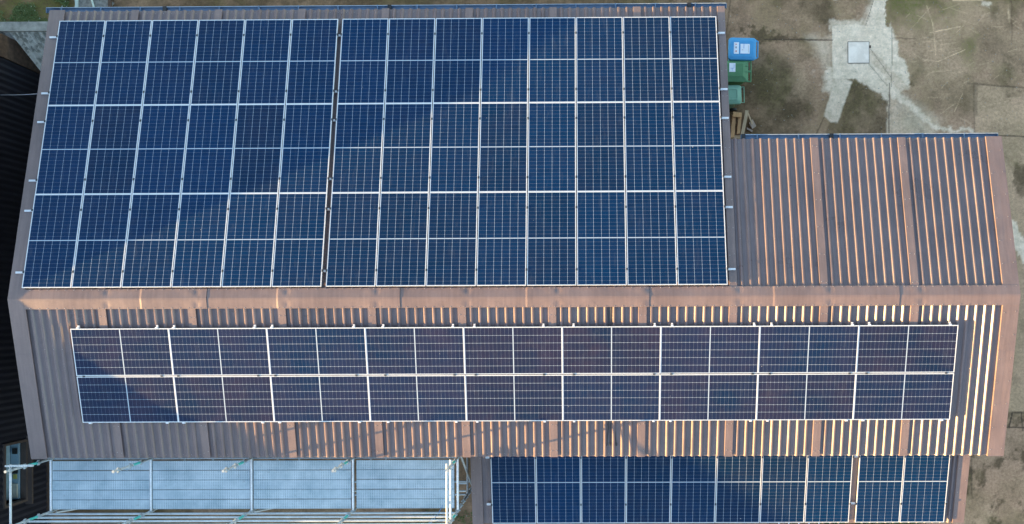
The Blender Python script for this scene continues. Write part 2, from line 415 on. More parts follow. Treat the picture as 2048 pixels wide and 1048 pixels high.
    me.loops.add(nf*4); me.loops.foreach_set('vertex_index', q4)
    me.polygons.add(nf); me.polygons.foreach_set('loop_start', np.arange(nf)*4); me.polygons.foreach_set('loop_total', np.full(nf, 4))
    me.update(calc_edges=True)
    for n_, v_ in (('light', light), ('moss', moss), ('damp_dark', damp_dark), ('joint', joint), ('scratch', scr), ('pale', pale)):
        at = me.attributes.new(n_, 'FLOAT', 'POINT'); at.data.foreach_set('value', v_.astype(np.float32))
    k = NB('weathered_concrete'); p = k.pos()
    n1 = k.noise(p, 1.3, 6, .6); n2 = k.noise(p, 14, 6, .75); n3 = k.noise(p, 70, 3, .7)
    c = k.mix(k.ramp(n1, .35, .65), (.100, .086, .060), (.190, .163, .122))
    c = k.mix(k.ramp(k.noise(p, .6, 3), .4, .6), c, (.195, .158, .125))
    c = k.mix(k.attr('pale'), c, (.34, .30, .235))
    c = k.mix(k.m_('MULTIPLY', k.attr('damp_dark'), .88), c, (.048, .041, .027))
    c = k.mix(k.m_('MULTIPLY', k.attr('moss'), k.ramp(n2, .35, .62, .25, .95)), c, (.050, .070, .016))
    c = k.mix(k.attr('light'), c, k.mix(k.ramp(k.noise(p, 4.5, 6, .7), .35, .65), (.34, .36, .33), (.49, .51, .49)))
    c = k.mix(k.attr('scratch'), c, (.50, .45, .34))
    c = k.mix(k.attr('joint'), c, (.025, .022, .018))
    g = k.mix(1.0, k.ramp(n2, .25, .75, .58, 1.42), k.ramp(n3, .25, .75, .72, 1.28), 'MULTIPLY')
    g = k.mix(k.m_('MULTIPLY', k.attr('light'), .55), g, (1, 1, 1))
    c = k.mix(1.0, c, g, 'MULTIPLY')
    peb = k.ramp(k.noise(p, 33, 2, .5), .70, .76, 0, .5)
    c = k.mix(peb, c, (.36, .33, .28))
    c = k.mix(1.0, c, (2.08, 1.54, 1.20), 'MULTIPLY')
    k.bump(n2, .35, .01)
    k.fin(c, .9, 0, .25); me.materials.append(k.m)
    o = bpy.data.objects.new('ground', me); sc.collection.objects.link(o)
    tag(o, kind='structure')
make_ground()

# ------------------------------------------------------------ the long building
XL, XR = -10.89, 10.72
VW = .36                      # verge flashing width
SN_MAIN, SN_EXT, SS = 6.70/CT, 3.51/CT, 3.53/CT
XM = 4.70
RIBP = .1885; PER = 1.934
STRIPS = [4.64+PER*(k-7) for k in range(10)]
ribs = []
for k, X0 in enumerate(STRIPS):
    for j in range(9): ribs.append(X0+.193+RIBP*j)
j = 1
while STRIPS[0]-.05-RIBP*j > XL+VW+.02: ribs.append(STRIPS[0]-.02-RIBP*j); j += 1
ribs = sorted(ribs)
def profile(x0, x1, rb, hh=.043, base=.090, top=.026):
    P = [(x0, 0.0)]
    last = x0
    for r in rb:
        if r-base/2 < x0 or r+base/2 > x1: continue
        a = r-base/2
        if a-last > .07:      # two shallow stiffening grooves in the pan
            for g in (.36, .64):
                m = last+(a-last)*g
                P += [(m-.009, 0), (m, -.0035), (m+.009, 0)]
        j_ = random.uniform(-.0022, .0022); q_ = random.uniform(-.003, .003)
        P += [(a, 0), (r-top/2+q_, hh+j_), (r+top/2+q_, hh+j_), (r+base/2, 0)]
        last = r+base/2
    P.append((x1, 0)); return P
def screws(mb, pts, h, r=.0085):
    for (x, y) in pts:
        n = 6
        vs = [(x+r*math.cos(2*math.pi*k/n), y+r*math.sin(2*math.pi*k/n), h) for k in range(n)] + [(x+r*.8*math.cos(2*math.pi*k/n), y+r*.8*math.sin(2*math.pi*k/n), h+.007) for k in range(n)]
        mb.add(vs, [(k, (k+1) % n, n+(k+1) % n, n+k) for k in range(n)]+[tuple(range(n, 2*n))])

bld = empty('long_shed', 'long low building under a brown ribbed metal gable roof carrying two solar arrays', 'building', (0, 0, 0))
w = MB()
w.box((-10.72, -3.25, 0), (10.55, -3.05, 4.36)); w.box((-10.72, -3.05, 0), (-10.52, 6.4, 3.66)); w.box((-10.52, 6.2, 0), (4.55, 6.4, 3.64))
w.box((4.40, 3.2, 0), (4.60, 6.2, 3.66)); w.box((4.6, 3.1, 0), (10.55, 3.3, 4.36)); w.box((10.35, -3.05, 0), (10.55, 3.1, 4.36))
# gable infill
for xx in (-10.72, 10.35):
    w.add([(xx,-3.25,4.36),(xx+.2,-3.25,4.36),(xx+.2,3.3,4.36),(xx,3.3,4.36),(xx,0,5.12),(xx+.2,0,5.12)], [(0,3,4),(1,5,2),(0,4,5,1),(3,2,5,4)])
part(w, 'wall', 'brick', bld)
random.seed(21)
def ribsheet(name, F, x0, x1, y0, y1, sgn):
    mb = MB(F); mb.extrude(profile(x0, x1, ribs), y0, y1)
    mb.cur = 1
    ye = y1-.07 if sgn > 0 else y0+.07
    pts = []
    inn = [r for r in ribs if x0+.1 < r < x1-.05]
    for r in inn: pts.append((r+RIBP/2-.02, ye))
    screws(mb, pts, .001, .006)
    screws(mb, [(r, yy) for r in inn for yy in ((y0+(y1-y0)*.35), (y0+(y1-y0)*.7)) if random.random() < .45], .043, .006)
    return part(mb, name, ['roof', 'screw'], bld)
ribsheet('roof_sheet', FN, XL+VW-.02, XM-.06, 0.02, SN_MAIN, 1)
ribsheet('roof_sheet', FN, XM-.06+.001, XR-VW+.02, 0.02, SN_EXT, 1)
ribsheet('roof_sheet', FS, XL+VW-.02, XR-VW+.02, -SS, -0.02, -1)

# cover strips over the sheet laps
def strip(F, xc, y0, y1, wdt=.168):
    mb = MB(F)
    mb.extrude([(xc-wdt/2-.012, .004), (xc-wdt/2, .047), (xc+wdt/2, .047), (xc+wdt/2+.001, .036)], y0, y1, .003)
    mb.cur = 1
    n = int(abs(y1-y0)/.62)+1
    pts = []
    for i in range(n):
        yy = min(y0, y1)+.14+i*.62
        if yy > max(y0, y1)-.05: continue
        pts += [(xc-wdt*.27, yy+random.uniform(-.02, .02)), (xc+wdt*.30, yy+random.uniform(-.02, .02))]
    screws(mb, pts, .048)
    return part(mb, 'cover_strip', ['flash', 'screw'], bld)
for k, X0 in enumerate(STRIPS):
    strip(FN, X0, .15, (SN_MAIN if k <= 7 else SN_EXT)+.002)
    strip(FS, X0, -SS-.002, -.15)

# verge flashings with lapped pieces
def verge(F, x0, x1, y0, y1, side):
    mb = MB(F); n = max(1, int(round(abs(y1-y0)/1.3)))
    for i in range(n):
        a = y0+(y1-y0)*i/n; b = y0+(y1-y0)*(i+1)/n; h = .051+.003*(i % 2)
        if side < 0: pr = [(x0-.006, -.14), (x0, h), (x0+(x1-x0)*.5, h+.002*math.sin(i*2.1)), (x1-.002, h), (x1, .038)]
        else: pr = [(x0, .004), (x0+.010, h), (x0+(x1-x0)*.5, h-.002*math.sin(i*1.7)), (x1, h), (x1+.006, -.14)]
        mb.extrude(pr, min(a, b), max(a, b)+.0, .003)
    mb.cur = 1
    pts = []
    for i in range(n*2+1):
        yy = y0+(y1-y0)*(i+.3)/(n*2+1)
        if side > 0: pts += [(x0+.05, yy), (x1-.07, yy+.03)]
    screws(mb, pts, .054, .0075)
    part(mb, 'verge_flashing', ['flash', 'screw'], bld)
verge(FN, XL, XL+VW, -.0112, SN_MAIN+.01, -1)
verge(FS, XL, XL+VW, -SS-.01, .0112, -1)
verge(FN, XR-VW, XR, .01, SN_EXT+.01, 1)
verge(FS, XR-VW, XR, -SS-.01, -.01, 1)

# ridge caps: separate lapped lengths, slightly dented
seams = [-10.55, -8.03, -6.62, -5.10, -2.48, 0.23, 2.84, 5.50, 8.16, 10.722]
for i, (a, b) in enumerate(zip(seams, seams[1:])):
    lift = .057+.009*(i % 2)
    for F, sg in ((FN, 1), (FS, -1)):
        pass
    mb = MB()
    nx = max(6, int((b-a)/.045)); ss = [-.212, -.205, -.17, -.135, -.10, -.065, -.03, -.012, 0, .012, .03, .065, .10, .135, .17, .205, .212]
    vs = []
    for ix in range(nx+1):
        x = a-.03*(i > 0)+(b-a+.03*(i > 0))*ix/nx
        dent = 0
        for X0 in STRIPS:
            dent += math.exp(-((x-X0-.14)/.055)**2)-.7*math.exp(-((x-X0+.02)/.11)**2)
        for s_ in ss:
            h = lift
            t = min(1, abs(s_)/.2)
            h -= .012*dent*t*math.sin(math.pi*min(1, t))*1.0
            h += .0022*(vnoise(np.array([x]), np.array([s_]), 3.3, 5)[0]-.5)*t*2+.0012*math.sin(x*3.1+i)*t
            if abs(s_) > .208: h -= .016
            if 0 < i and ix == 0: h -= .010
            F = FN if s_ >= 0 else FS
            vs.append(tuple(F @ Vector((x, s_, h))))
    m = len(ss); fs = []
    for ix in range(nx):
        for k in range(m-1): fs.append((ix*m+k, (ix+1)*m+k, (ix+1)*m+k+1, ix*m+k+1))
    mb.add(vs, fs, False); mb.cur = 1
    for F, sg in ((FN, 1), (FS, -1)):
        mb.F = F
        screws(mb, [(r+random.uniform(-.008, .008), sg*.186) for r in ribs if a < r < b] + [(X0+q, sg*.186) for X0 in STRIPS for q in (-.05, .05) if a < X0+q < b], lift+.001, .0085)
    part(mb, 'ridge_cap', ['flash', 'screw'], bld)

# gutters
def gutter(x0, x1, y, z, joints, root, name='gutter'):
    mb = MB(); r = .055; n = 8
    prof = [(r*math.cos(math.pi*k/n+math.pi), r*math.sin(math.pi*k/n+math.pi)) for k in range(n+1)]
    inn = [((r-.006)*math.cos(math.pi*k/n+math.pi), (r-.006)*math.sin(math.pi*k/n+math.pi)) for k in range(n+1)]
    loop = prof+inn[::-1]; m = len(loop)
    vs = [(x0, y+p, z+q) for p, q in loop]+[(x1, y+p, z+q) for p, q in loop]
    mb.add(vs, [(k, (k+1) % m, m+(k+1) % m, m+k) for k in range(m)])
    mb.box((x0-.012, y-r-.004, z-r-.004), (x0, y+r+.004, z+.004)); mb.box((x1, y-r-.004, z-r-.004), (x1+.012, y+r+.004, z+.004))
    mb.cur = 1; mb.tube((x0, y+r, z+.003), (x1, y+r, z+.003), .008, 8)
    g = part(mb, name, ['gutter', 'gutter_lip'], root)
    x = x0+.35
    while x < x1:
        b = MB(); b.box((x-.012, y-r-.012, z-r-.008), (x+.012, y+r+.012, z+.010)); x += .92
        br = b.build('gutter_bracket', 'gutter'); br.parent = g
    for jx in joints:
        b = MB(); b.box((jx-.045, y-r-.014, z-r-.012), (jx+.045, y+r+.014, z+.014)); jn = b.build('gutter_union', 'black'); jn.parent = g
    return g
gutter(XL-.12, 4.77, SN_MAIN*CT+.05, ZR-SN_MAIN*ST-.035, [-8.25, -3.02, 3.92], bld)
gutter(4.98, 10.67, SN_EXT*CT+.05, ZR-SN_EXT*ST-.035, [5.02, 6.98], bld)

# ------------------------------------------------------------ lean-to on the south side
lt = empty('lean_to', 'lower brown ribbed metal lean-to roof carrying a row of portrait solar panels', 'building', (0, 0, 0))
BX0, BX1 = -1.26, 10.585
YE = -(5.435-3.3377)/math.cos(TB)     # eave in the lean-to frame
mb = MB(FB)
brb = [BX0+.36+.19+RIBP*k for k in range(60)]
mb.extrude(profile(BX0+.25, BX1-.26, brb), YE, .25)
mb.cur = 1; screws(mb, [(r+RIBP/2, YE+.06) for r in brb if r < BX1-.4], .001, .006)
part(mb, 'roof_sheet', ['roof', 'screw'], lt)
for a, b, sgn in ((BX0, BX0+.27, -1), (BX1-.28, BX1, 1)):
    mb = MB(FB)
    if sgn < 0: pr = [(a-.006, -.14), (a, .046), (b-.01, .046), (b, .004)]
    else: pr = [(a, .004), (a+.01, .046), (b, .046), (b+.006, -.14)]
    mb.extrude(pr, YE-.006, .25, .003); mb.cur = 1
    screws(mb, [((a+b)/2+(.09 if k % 2 else -.08), YE+.2+k*.3) for k in range(7)], .047, .0075)
    part(mb, 'verge_flashing', ['flash', 'screw'], lt)
mb = MB(FB); mb.extrude([(7.80, .004), (7.81, .040), (7.95, .040), (7.96, .004)], YE-.003, .24, .003); part(mb, 'cover_strip', 'flash', lt)
w = MB(); w.box((-1.1, -5.25, 0), (10.45, -5.10, 2.50)); w.box((-1.1, -5.10, 0), (-.95, -3.26, 2.50)); w.box((10.3, -5.10, 0), (10.45, -3.26, 2.50))
for xx in (-1.1, 10.3):
    w.add([(xx,-5.1,2.5),(xx+.15,-5.1,2.5),(xx+.15,-3.26,2.5),(xx,-3.26,2.5),(xx,-3.26,2.95),(xx+.15,-3.26,2.95)], [(0,3,4),(1,5,2),(0,4,5,1),(3,2,5,4)])
part(w, 'wall', 'brick', lt)

# ------------------------------------------------------------ solar panels
PWD, PLN = 1.0531, 2.1100
def panel_proto():
    root = empty('solar_module')
    f = MB(); a, b = PWD/2, PLN/2; t = .010; d = .035
    f.box((-a, -b, -d), (-a+t, b, 0)); f.box((a-t, -b, -d), (a, b, 0)); f.box((-a+t, -b, -d), (a-t, -b+t, 0)); f.box((-a+t, b-t, -d), (a-t, b, 0))
    fr = f.build('frame', 'alu'); fr.parent = root
    g = MB(); g.box((-a+t, -b+t, -.008), (a-t, b-t, -.0025)); gl = g.build('cell_glass', 'cells'); gl.parent = root
    return root, fr, gl
proto = panel_proto()
used = [False]
def panel(F, x, y, h, land, label, group):
    if not used[0]: used[0] = True; o, fr, gl = proto
    else:
        o = proto[0].copy(); sc.collection.objects.link(o)
        for c in proto[1:]:
            d = c.copy(); sc.collection.objects.link(d); d.parent = o
    o.rotation_mode = 'XYZ'
    L = Matrix.Translation((x, y, h)) @ Matrix.Rotation(R(random.uniform(-.12, .12)), 4, 'X') @ Matrix.Rotation(R(random.uniform(-.12, .12)), 4, 'Y')
    if land: L = L @ Matrix.Rotation(R(90), 4, 'Z')
    W = F @ L
    o.location = W.to_translation(); o.rotation_euler = W.to_euler(); o.scale = (1, 1, 1)
    tag(o, label, 'solar panel', group)
ORD = ['first', 'second', 'third', 'fourth', 'fifth', 'sixth', 'seventh', 'eighth', 'ninth']
HN = .117
CP = 1.0731; RP = 2.114
NX0 = -10.578; NX1 = -4.056; NS0 = .238
GN = 'portrait panels of the big array above the ridge'
for r_, rn in enumerate(['row nearest the ridge', 'middle row', 'row nearest the gutter']):
    for blk, (bx, n) in enumerate(((NX0, 6), (NX1, 8))):
        for c in range(n):
            lab = "solar panel in the big array's %s, %s from its %s edge" % (rn, ORD[c] if blk == 0 else ORD[n-1-c], 'left' if blk == 0 else 'right')
            panel(FN, bx+CP*c+PWD/2, NS0+RP*r_+PLN/2-.008, HN, False, lab, GN)
SX0 = -9.586; SS0 = .625
for r_, rn in enumerate(['upper', 'lower']):
    for c in range(9):
        lab = 'sideways solar panel in the %s row just below the ridge, %s from the left' % (rn, ORD[c])
        panel(FS, SX0+RP*c+PLN/2, -(SS0+CP*r_+PWD/2), HN, True, lab, 'landscape panels of the long array below the ridge')
BP0 = -.772; BP1 = 7.952
for c in range(8):
    panel(FB, BP0+CP*c+PWD/2, -PLN/2+.008, HN, False, 'lean-to solar panel half under the eave, %s from the left in the eight-panel group' % ORD[c], 'panels on the lean-to roof')
for c in range(2):
    panel(FB, BP1+CP*c+PWD/2, -PLN/2+.008, HN, False, 'lean-to solar panel right of the gap, %s one of that pair' % ['left', 'right'][c], 'panels on the lean-to roof')

# mounting rails with clamps
def rail_mb(F, x0, x1, y, h0=.040, h1=.080, w=.040):
    mb = MB(F)
    mb.box((x0, y-w/2, h0), (x1, y+w/2, h1-.006)); mb.box((x0, y-w/2, h1-.006), (x1, y-w*.14, h1)); mb.box((x0, y+w*.14, h1-.006), (x1, y+w/2, h1))
    return mb
def clamp_part(F, x, y, root, gap=.020, ax='x', dark=True):
    mb = MB(F)
    l = .026
    if ax == 'x': mb.box((x-gap/2-.008, y-l, HN), (x+gap/2+.008, y+l, HN+.005)); mb.box((x-gap/2+.002, y-l, .08), (x+gap/2-.002, y+l, HN)); mb.tube((x, y, HN+.004), (x, y, HN+.012), .007, 6)
    else: mb.box((x-l, y-gap/2-.008, HN), (x+l, y+gap/2+.008, HN+.005)); mb.box((x-l, y-gap/2+.002, .08), (x+l, y+gap/2-.002, HN)); mb.tube((x, y, HN+.004), (x, y, HN+.012), .007, 6)
    part(mb, 'clamp', 'clamp' if dark else 'alu', root)
pos6 = ['topmost of the six, near the gutter', 'second from the top', 'third from the top', 'fourth from the top', 'fifth from the top', 'lowest of the six, near the ridge']
for i, s_ in enumerate([6.176, 4.777, 4.078, 2.683, 1.982, .582]):
    root = empty('mounting_rail', 'rail with ends poking out beside the big array, %s' % pos6[i], 'rail', tuple(FN @ Vector((-10.7, s_, .04))), 'rails under the big upper array')
    part(rail_mb(FN, -10.785, 4.70, s_), 'rail', 'alu', root)
    for c in range(1, 6): clamp_part(FN, NX0+CP*c-.010, s_, root)
    for c in range(1, 8): clamp_part(FN, NX1+CP*c-.010, s_, root)
    for x_ in (NX0-.010, NX0+CP*6-.010, NX1-.010, NX1+CP*8-.010): clamp_part(FN, x_, s_, root, .022)
srx = [-9.43,-7.73,-7.365,-5.625,-5.25,-3.49,-2.86,-1.36,-.90,.58,1.225,2.963,3.335,5.09,5.46,7.185,7.548,9.265]
for i, x_ in enumerate(srx):
    pn, sd_ = divmod(i, 2)
    root = empty('mounting_rail', 'short clamped rail down the slope under the %s sideways panel column, its %s rail' % (ORD[pn], 'right' if sd_ else 'left'), 'rail', tuple(FS @ Vector((x_, -.6, .04))), 'rails under the long lower array')
    mb = MB(FS); mb.box((x_-.02, -(SS0+2*CP+.025), .040), (x_+.02, -(SS0-.06), .078)); part(mb, 'rail', 'alu', root)
    clamp_part(FS, x_, -(SS0-.012), root, .022, 'y', False); clamp_part(FS, x_, -(SS0+CP-.010), root, .02, 'y'); clamp_part(FS, x_, -(SS0+2*CP-.010), root, .02, 'y', False)
for i, (s_, nm) in enumerate(((1.62, 'near the lower eave'), (.42, 'mostly hidden under the eave of the main roof'))):
    root = empty('mounting_rail', 'aluminium rail across the lean-to panels, %s' % nm, 'rail', tuple(FB @ Vector((-.9, -s_, .04))), 'rails under the lean-to panels')
    part(rail_mb(FB, -.90, 10.12, -s_, .040, .080, .05), 'rail', 'alu', root)
    for c in range(1, 8): clamp_part(FB, BP0+CP*c-.010, -s_, root)
    for x_ in (BP0-.010, BP0+CP*8-.010, BP1-.010, BP1+CP-.010, BP1+CP*2-.010): clamp_part(FB, x_, -s_, root, .022)

# cables down the south slope
for i, (dx, nm) in enumerate(((-.075, 'leftmost'), (-.02, 'second from left'), (.03, 'third from left'), (.075, 'rightmost'))):
    mb = MB(FS); xx = 2.05+dx
    pts = [(xx, -.22, .018)]
    for k in range(1, 10):
        yy = -.22-k*(3.08/9); pts.append((xx+.010*math.sin(k*1.9+i)+.04*(k > 8)*(i-1.5)*.3, yy, .012+.003*math.sin(k+i)))
    mb.path(pts, .0075, 6)
    o = mb.build('solar_cable', 'cable', loc=tuple(FS @ Vector((xx, -.22, .018))))
    tag(o, 'thin black cable running down the roof under the sideways panels, %s of four' % nm, 'cable', 'loose cable ends above the lean-to')
    q = MB(FS); e = pts[-1]
    q.tube(e, (e[0]+.006*(i-1.5), e[1]-.07, .016), .014, 8)
    p_ = q.build('connector', 'black'); p_.parent = o; p_.matrix_parent_inverse = Matrix.Translation(o.location).inverted()

# ------------------------------------------------------------ neighbouring building on the left
def dark_wall():
    k = NB('dark_cladding'); p = k.pos()
    n1 = k.noise(k.scale(p, 1, 1, .25), 5, 5)
    c = k.mix(k.ramp(n1, .3, .7), (.009, .010, .017), (.018, .018, .028))
    return k.fin(c, .55, 0, .35)
M['dark'] = dark_wall()
M['rust'] = plain('rusty_trim', (.075, .045, .03), .85, var=.5, sc_=9)
M['wframe'] = plain('brown_window_frame', (.075, .055, .048), .5)
M['sill'] = plain('pale_window_board', (.24, .36, .44), .5, var=.2)
k = NB('window_glass'); k.b.inputs['Transmission Weight'].default_value = .9; M['glass'] = k.fin((.8, .85, .88), .03)
M['paper'] = plain('paper', (.42, .42, .36), .8)
M['yellow'] = plain('yellowed_paper', (.38, .36, .10), .8)
nb = empty('neighbour_shed', 'tall dark corrugated building standing along the left edge', 'building', (-13.15, 0, 0))
XN = -13.15
def clad(mb, y0, y1, z0, ztop, pitch=.168, amp=.020):
    ys = np.arange(y0, y1, pitch/8); ys = list(ys)+[y1]
    vs = []
    for y in ys:
        u = (y/pitch) % 1.0
        x = amp*(1 if u < .5 else -1)*min(1, 3.5*min(abs(u), abs(u-.5), abs(1-u)))
        vs += [(XN+x, y, z0), (XN+x, y, ztop(y) if callable(ztop) else ztop)]
    mb.add(vs, [(2*i, 2*i+2, 2*i+3, 2*i+1) for i in range(len(ys)-1)])
def ztop(y): return 6.0 if y < -6.6 else 5.74+.26*(-6.0-y)/.6 if y < -6.0 else 5.74 if y < -4.2 else 5.65+.09*(-3.6-y)/.6 if y < -3.6 else 5.65 if y < -.4 else (5.65+.62*(y+.4)/2.2 if y < 1.8 else 6.27)  # unseen top edge, stepped to set where its shadow falls
WY0, WY1, WZ0, WZ1 = -5.20, -3.58, 1.02, 1.95
mb = MB()
clad(mb, -32, WY0, .12, ztop); clad(mb, WY0, WY1, .12, WZ0); clad(mb, WY0, WY1, WZ1, ztop); clad(mb, WY1, 6.15, .12, ztop)
part(mb, 'cladding', 'dark', nb)
mb = MB(); mb.box((XN-.03, 6.15, 0), (XN+.035, 6.72, 6.30)); part(mb, 'corner_trim', 'rust', nb)
mb = MB(); mb.box((XN-.2, -32, 0), (XN+.06, 6.15, .12)); part(mb, 'plinth', 'rust', nb)
mb = MB()
prof = [(-32, 6.0), (-6.6, 6.0), (-6.0, 5.74), (-4.2, 5.74), (-3.6, 5.65), (-.4, 5.65), (1.8, 6.27), (6.7, 6.27)]
NP = len(prof)
vs = [(XN+.06, y, z+.012) for y, z in prof]+[(XN-34, y, z+.012) for y, z in prof]+[(XN+.06, y, z-.05) for y, z in prof]+[(XN-34, y, z-.05) for y, z in prof]  # depth out of view extended to keep sun off the ground
fs = []
for i in range(NP-1): fs += [(i, i+1, NP+1+i, NP+i), (2*NP+i, 3*NP+i, 3*NP+1+i, 2*NP+1+i), (i, 2*NP+i, 2*NP+1+i, i+1), (NP+i, NP+1+i, 3*NP+1+i, 3*NP+i)]
mb.add(vs, fs); part(mb, 'roof', 'dark', nb)
mb = MB(); mb.box((XN-34, -32, 0), (XN-.35, WY0-.4, 5.58)); mb.box((XN-34, WY0-.4, 0), (XN-1.6, WY1+.4, 5.58)); mb.box((XN-34, WY1+.4, 0), (XN-.35, 6.6, 5.58)); mb.box((XN-34, 1.8, 5.58), (XN-.35, 6.6, 6.2))
mb.box((XN-1.6, WY0-.4, WZ1+.2), (XN-.35, WY1+.4, 5.58)); mb.box((XN-1.6, WY0-.4, 0), (XN-.35, WY1+.4, .9)); part(mb, 'wall', 'dark', nb)
mb = MB(); t = .06
mb.box((XN-.10, WY0, WZ0), (XN+.05, WY0+t, WZ1)); mb.box((XN-.10, WY1-t, WZ0), (XN+.05, WY1, WZ1)); mb.box((XN-.10, WY0+t, WZ1-t), (XN+.05, WY1-t, WZ1)); mb.box((XN-.10, WY0+t, WZ0), (XN+.05, WY1-t, WZ0+t))
mb.box((XN-.02, WY0-.08, WZ0-.06), (XN+.16, WY1+.08, WZ0-.002))
wf = part(mb, 'window', 'wframe', nb)
def sub(mb, name, mat, par):
    o = mb.build(name, mat); o.parent = par
    mw = Matrix.Identity(4); p = par
    o.matrix_parent_inverse = par.matrix_parent_inverse.inverted() @ Matrix.Translation(nb.location).inverted() if False else Matrix.Identity(4)
    return o
mb = MB(); mb.box((XN-.34, WY0+t+.01, WZ0+.00), (XN-.12, WY1-t-.01, WZ0+.10)); sub(mb, 'sill', 'sill', wf)
mb = MB(); mb.box((XN-.40, WY0+t+.01, WZ0+.11), (XN-.34, WY1-t-.01, WZ1+.05)); sub(mb, 'blind', 'sill', wf)
mb = MB(); mb.box((XN-.30, -5.08, WZ0+.105), (XN-.14, -4.72, WZ0+.16)); sub(mb, 'ledge_box', 'paper', wf)
mb = MB(); mb.box((XN-.28, -4.46, WZ0+.105), (XN-.14, -4.34, WZ0+.13)); mb.box((XN-.27, -3.95, WZ0+.105), (XN-.15, -3.8, WZ0+.14)); sub(mb, 'ledge_item', 'black', wf)
mb = MB(); mb.box((XN-.26, -4.60, WZ0+.105), (XN-.16, -4.48, WZ0+.125)); sub(mb, 'ledge_paper', 'yellow', wf)

# cable between the buildings
mb = MB(); pts = []
for k in range(13):
    t_ = k/12; pts.append((XN+.02+t_*2.24, 5.18-.49*t_, 2.03+2.08*t_-.05*math.sin(math.pi*t_)))
mb.path(pts, .010, 6); M['pale_cable'] = plain('pale_cable', (.55, .55, .6), .4)
tag(mb.build('service_cable', 'pale_cable', loc=pts[0]), 'pale cable strung across the dark gap to the roof edge on the left', 'cable')

# low corrugated fence closing the alley (top left)
def fence_mat():
    k = NB('peeling_white_sheet'); p = k.pos()
    n = k.noise(p, 4.5, 5, .65)
    c = k.mix(k.ramp(n, .42, .52), (.45, .46, .42), (.95, .95, .90))
    c = k.mix(k.ramp(k.noise(p, 2.1, 4), .58, .68, 0, .8), c, (.10, .10, .08))
    return k.fin(c, .7)
M['fence'] = fence_mat()
M['coping'] = plain('concrete_coping', (.27, .26, .23), .9, var=.35)
fn = empty('alley_fence', 'low corrugated screen with peeling white paint closing the gap at top left', 'fence', (-12.3, 7.0, 0))
mb = MB(); xs = np.arange(-14.2, -10.95, .02); vs = []
for x in xs:
    u = (x/.15) % 1.0; yy = 6.90+(.045 if u < .5 else -.045)*min(1, 6*min(u % .5, .5-u % .5))
    vs += [(x, yy-.85, 0.02), (x, yy, 1.74)]
mb.add(vs, [(2*i, 2*i+2, 2*i+3, 2*i+1) for i in range(len(xs)-1)])
mb.add([(a, b+.012, c) for a, b, c in vs], [(2*i, 2*i+1, 2*i+3, 2*i+2) for i in range(len(xs)-1)])
part(mb, 'corrugated_sheet', 'fence', fn)
mb = MB(); mb.box((-14.25, 6.85, 1.74), (-10.93, 7.09, 1.80)); part(mb, 'coping', 'coping', fn)
mb = MB()
for xx in (-13.9, -12.9, -11.9, -11.0): mb.box((xx, 6.98, 0), (xx+.08, 7.06, 1.74))
part(mb, 'post', 'coping', fn)

# timber yard gate lying behind the gutter, top left
M['oldwood'] = plain('grey_weathered_timber', (.20, .19, .17), .85, var=.4, sc_=14)
M['mint'] = plain('pale_green_paint', (.42, .50, .46), .6)
gt = empty('yard_gate', 'weathered plank gate between a pale post and a brown post at top left', 'gate', (-11.9, 8.1, 0))
mb = MB()
a0 = math.radians(-34); rz = Matrix.Rotation(a0, 3, 'Z')
for k in range(7):
    cx = -11.86; cy = 8.62-.17*k
    mb.box((cx-.62, cy-.072, .03), (cx+.62, cy+.072, .055), rz)
part(mb, 'plank_panel', 'oldwood', gt)
mb = MB(); mb.box((-12.36, 7.6, 0), (-12.28, 9.1, .09)); part(mb, 'pale_post', 'mint', gt)
mb = MB(); mb.box((-11.45, 7.6, 0), (-11.37, 9.1, .11)); part(mb, 'brown_post', 'rust', gt)
mb = MB(); mb.tube((-11.95, 8.4, .09), (-11.75, 7.7, .09), .03, 8); part(mb, 'pale_pipe', 'mint', gt)

# ------------------------------------------------------------ scaffold
scf = empty('scaffold', 'galvanised scaffold platform with steel boards and guard rails along the lower left eave', 'scaffold', (-6.2, -4.2, 0))
SXs = [-10.83, -8.52, -6.20, -3.866, -1.462]
YI, YO, ZD = -3.655, -4.86, 3.80
TR = .0245
def standard(x, y, top):
    mb = MB(); mb.tube((x, y, .03), (x, y, top), TR, 12)
    mb.box((x-.07, y-.07, 0), (x+.07, y+.07, .008))
    mb.cur = 1
    zz = .35
    while zz < top-.05:
        mb.tube((x, y, zz-.035), (x, y, zz+.035), TR+.014, 12)
        for k in range(4):
            an = k*math.pi/2; mb.box((x+math.cos(an)*.045-.012, y+math.sin(an)*.045-.012, zz-.03), (x+math.cos(an)*.045+.012, y+math.sin(an)*.045+.012, zz+.03))
        zz += .49
    o = part(mb, 'standard', ['galv', 'coup'], scf)
    c = MB(); c.tube((x, y, 4.33), (x, y, 4.62), TR+.003, 12); cc = c.build('painted_band', 'teal'); cc.parent = o
    c = MB(); c.tube((x, y, top-.02), (x, y, top+.012), TR+.006, 12); cc = c.build('tube_end', 'coup'); cc.parent = o
for i, x in enumerate(SXs):
    standard(x, YI, 5.42+.03*(i % 2)); standard(x, YO, 5.38+.04*((i+1) % 2))
def tubes(name, ts, mat='galv', r=TR):
    for a, b in ts:
        mb = MB(); mb.tube(a, b, r, 12); part(mb, name, mat, scf)
tubes('transom', [((x, YO-.02, z), (x, YI+.02, z)) for x in SXs for z in (.35, 2.05, ZD-.035)])
M['bearer'] = galv('pale_bearer', (.80, .82, .86), .1, .5)
tubes('deck_bearer', [((x, YO+.02, ZD+.012), (x, YI-.02, ZD+.012)) for x in SXs], 'bearer', .022)
tubes('ledger', [((SXs[0]-.1, y, z), (SXs[-1]+.04, y, z)) for y, z in ((YO, .30), (YO, 2.0), (YI, .30), (YI, 2.0), (YI, ZD-.06))])
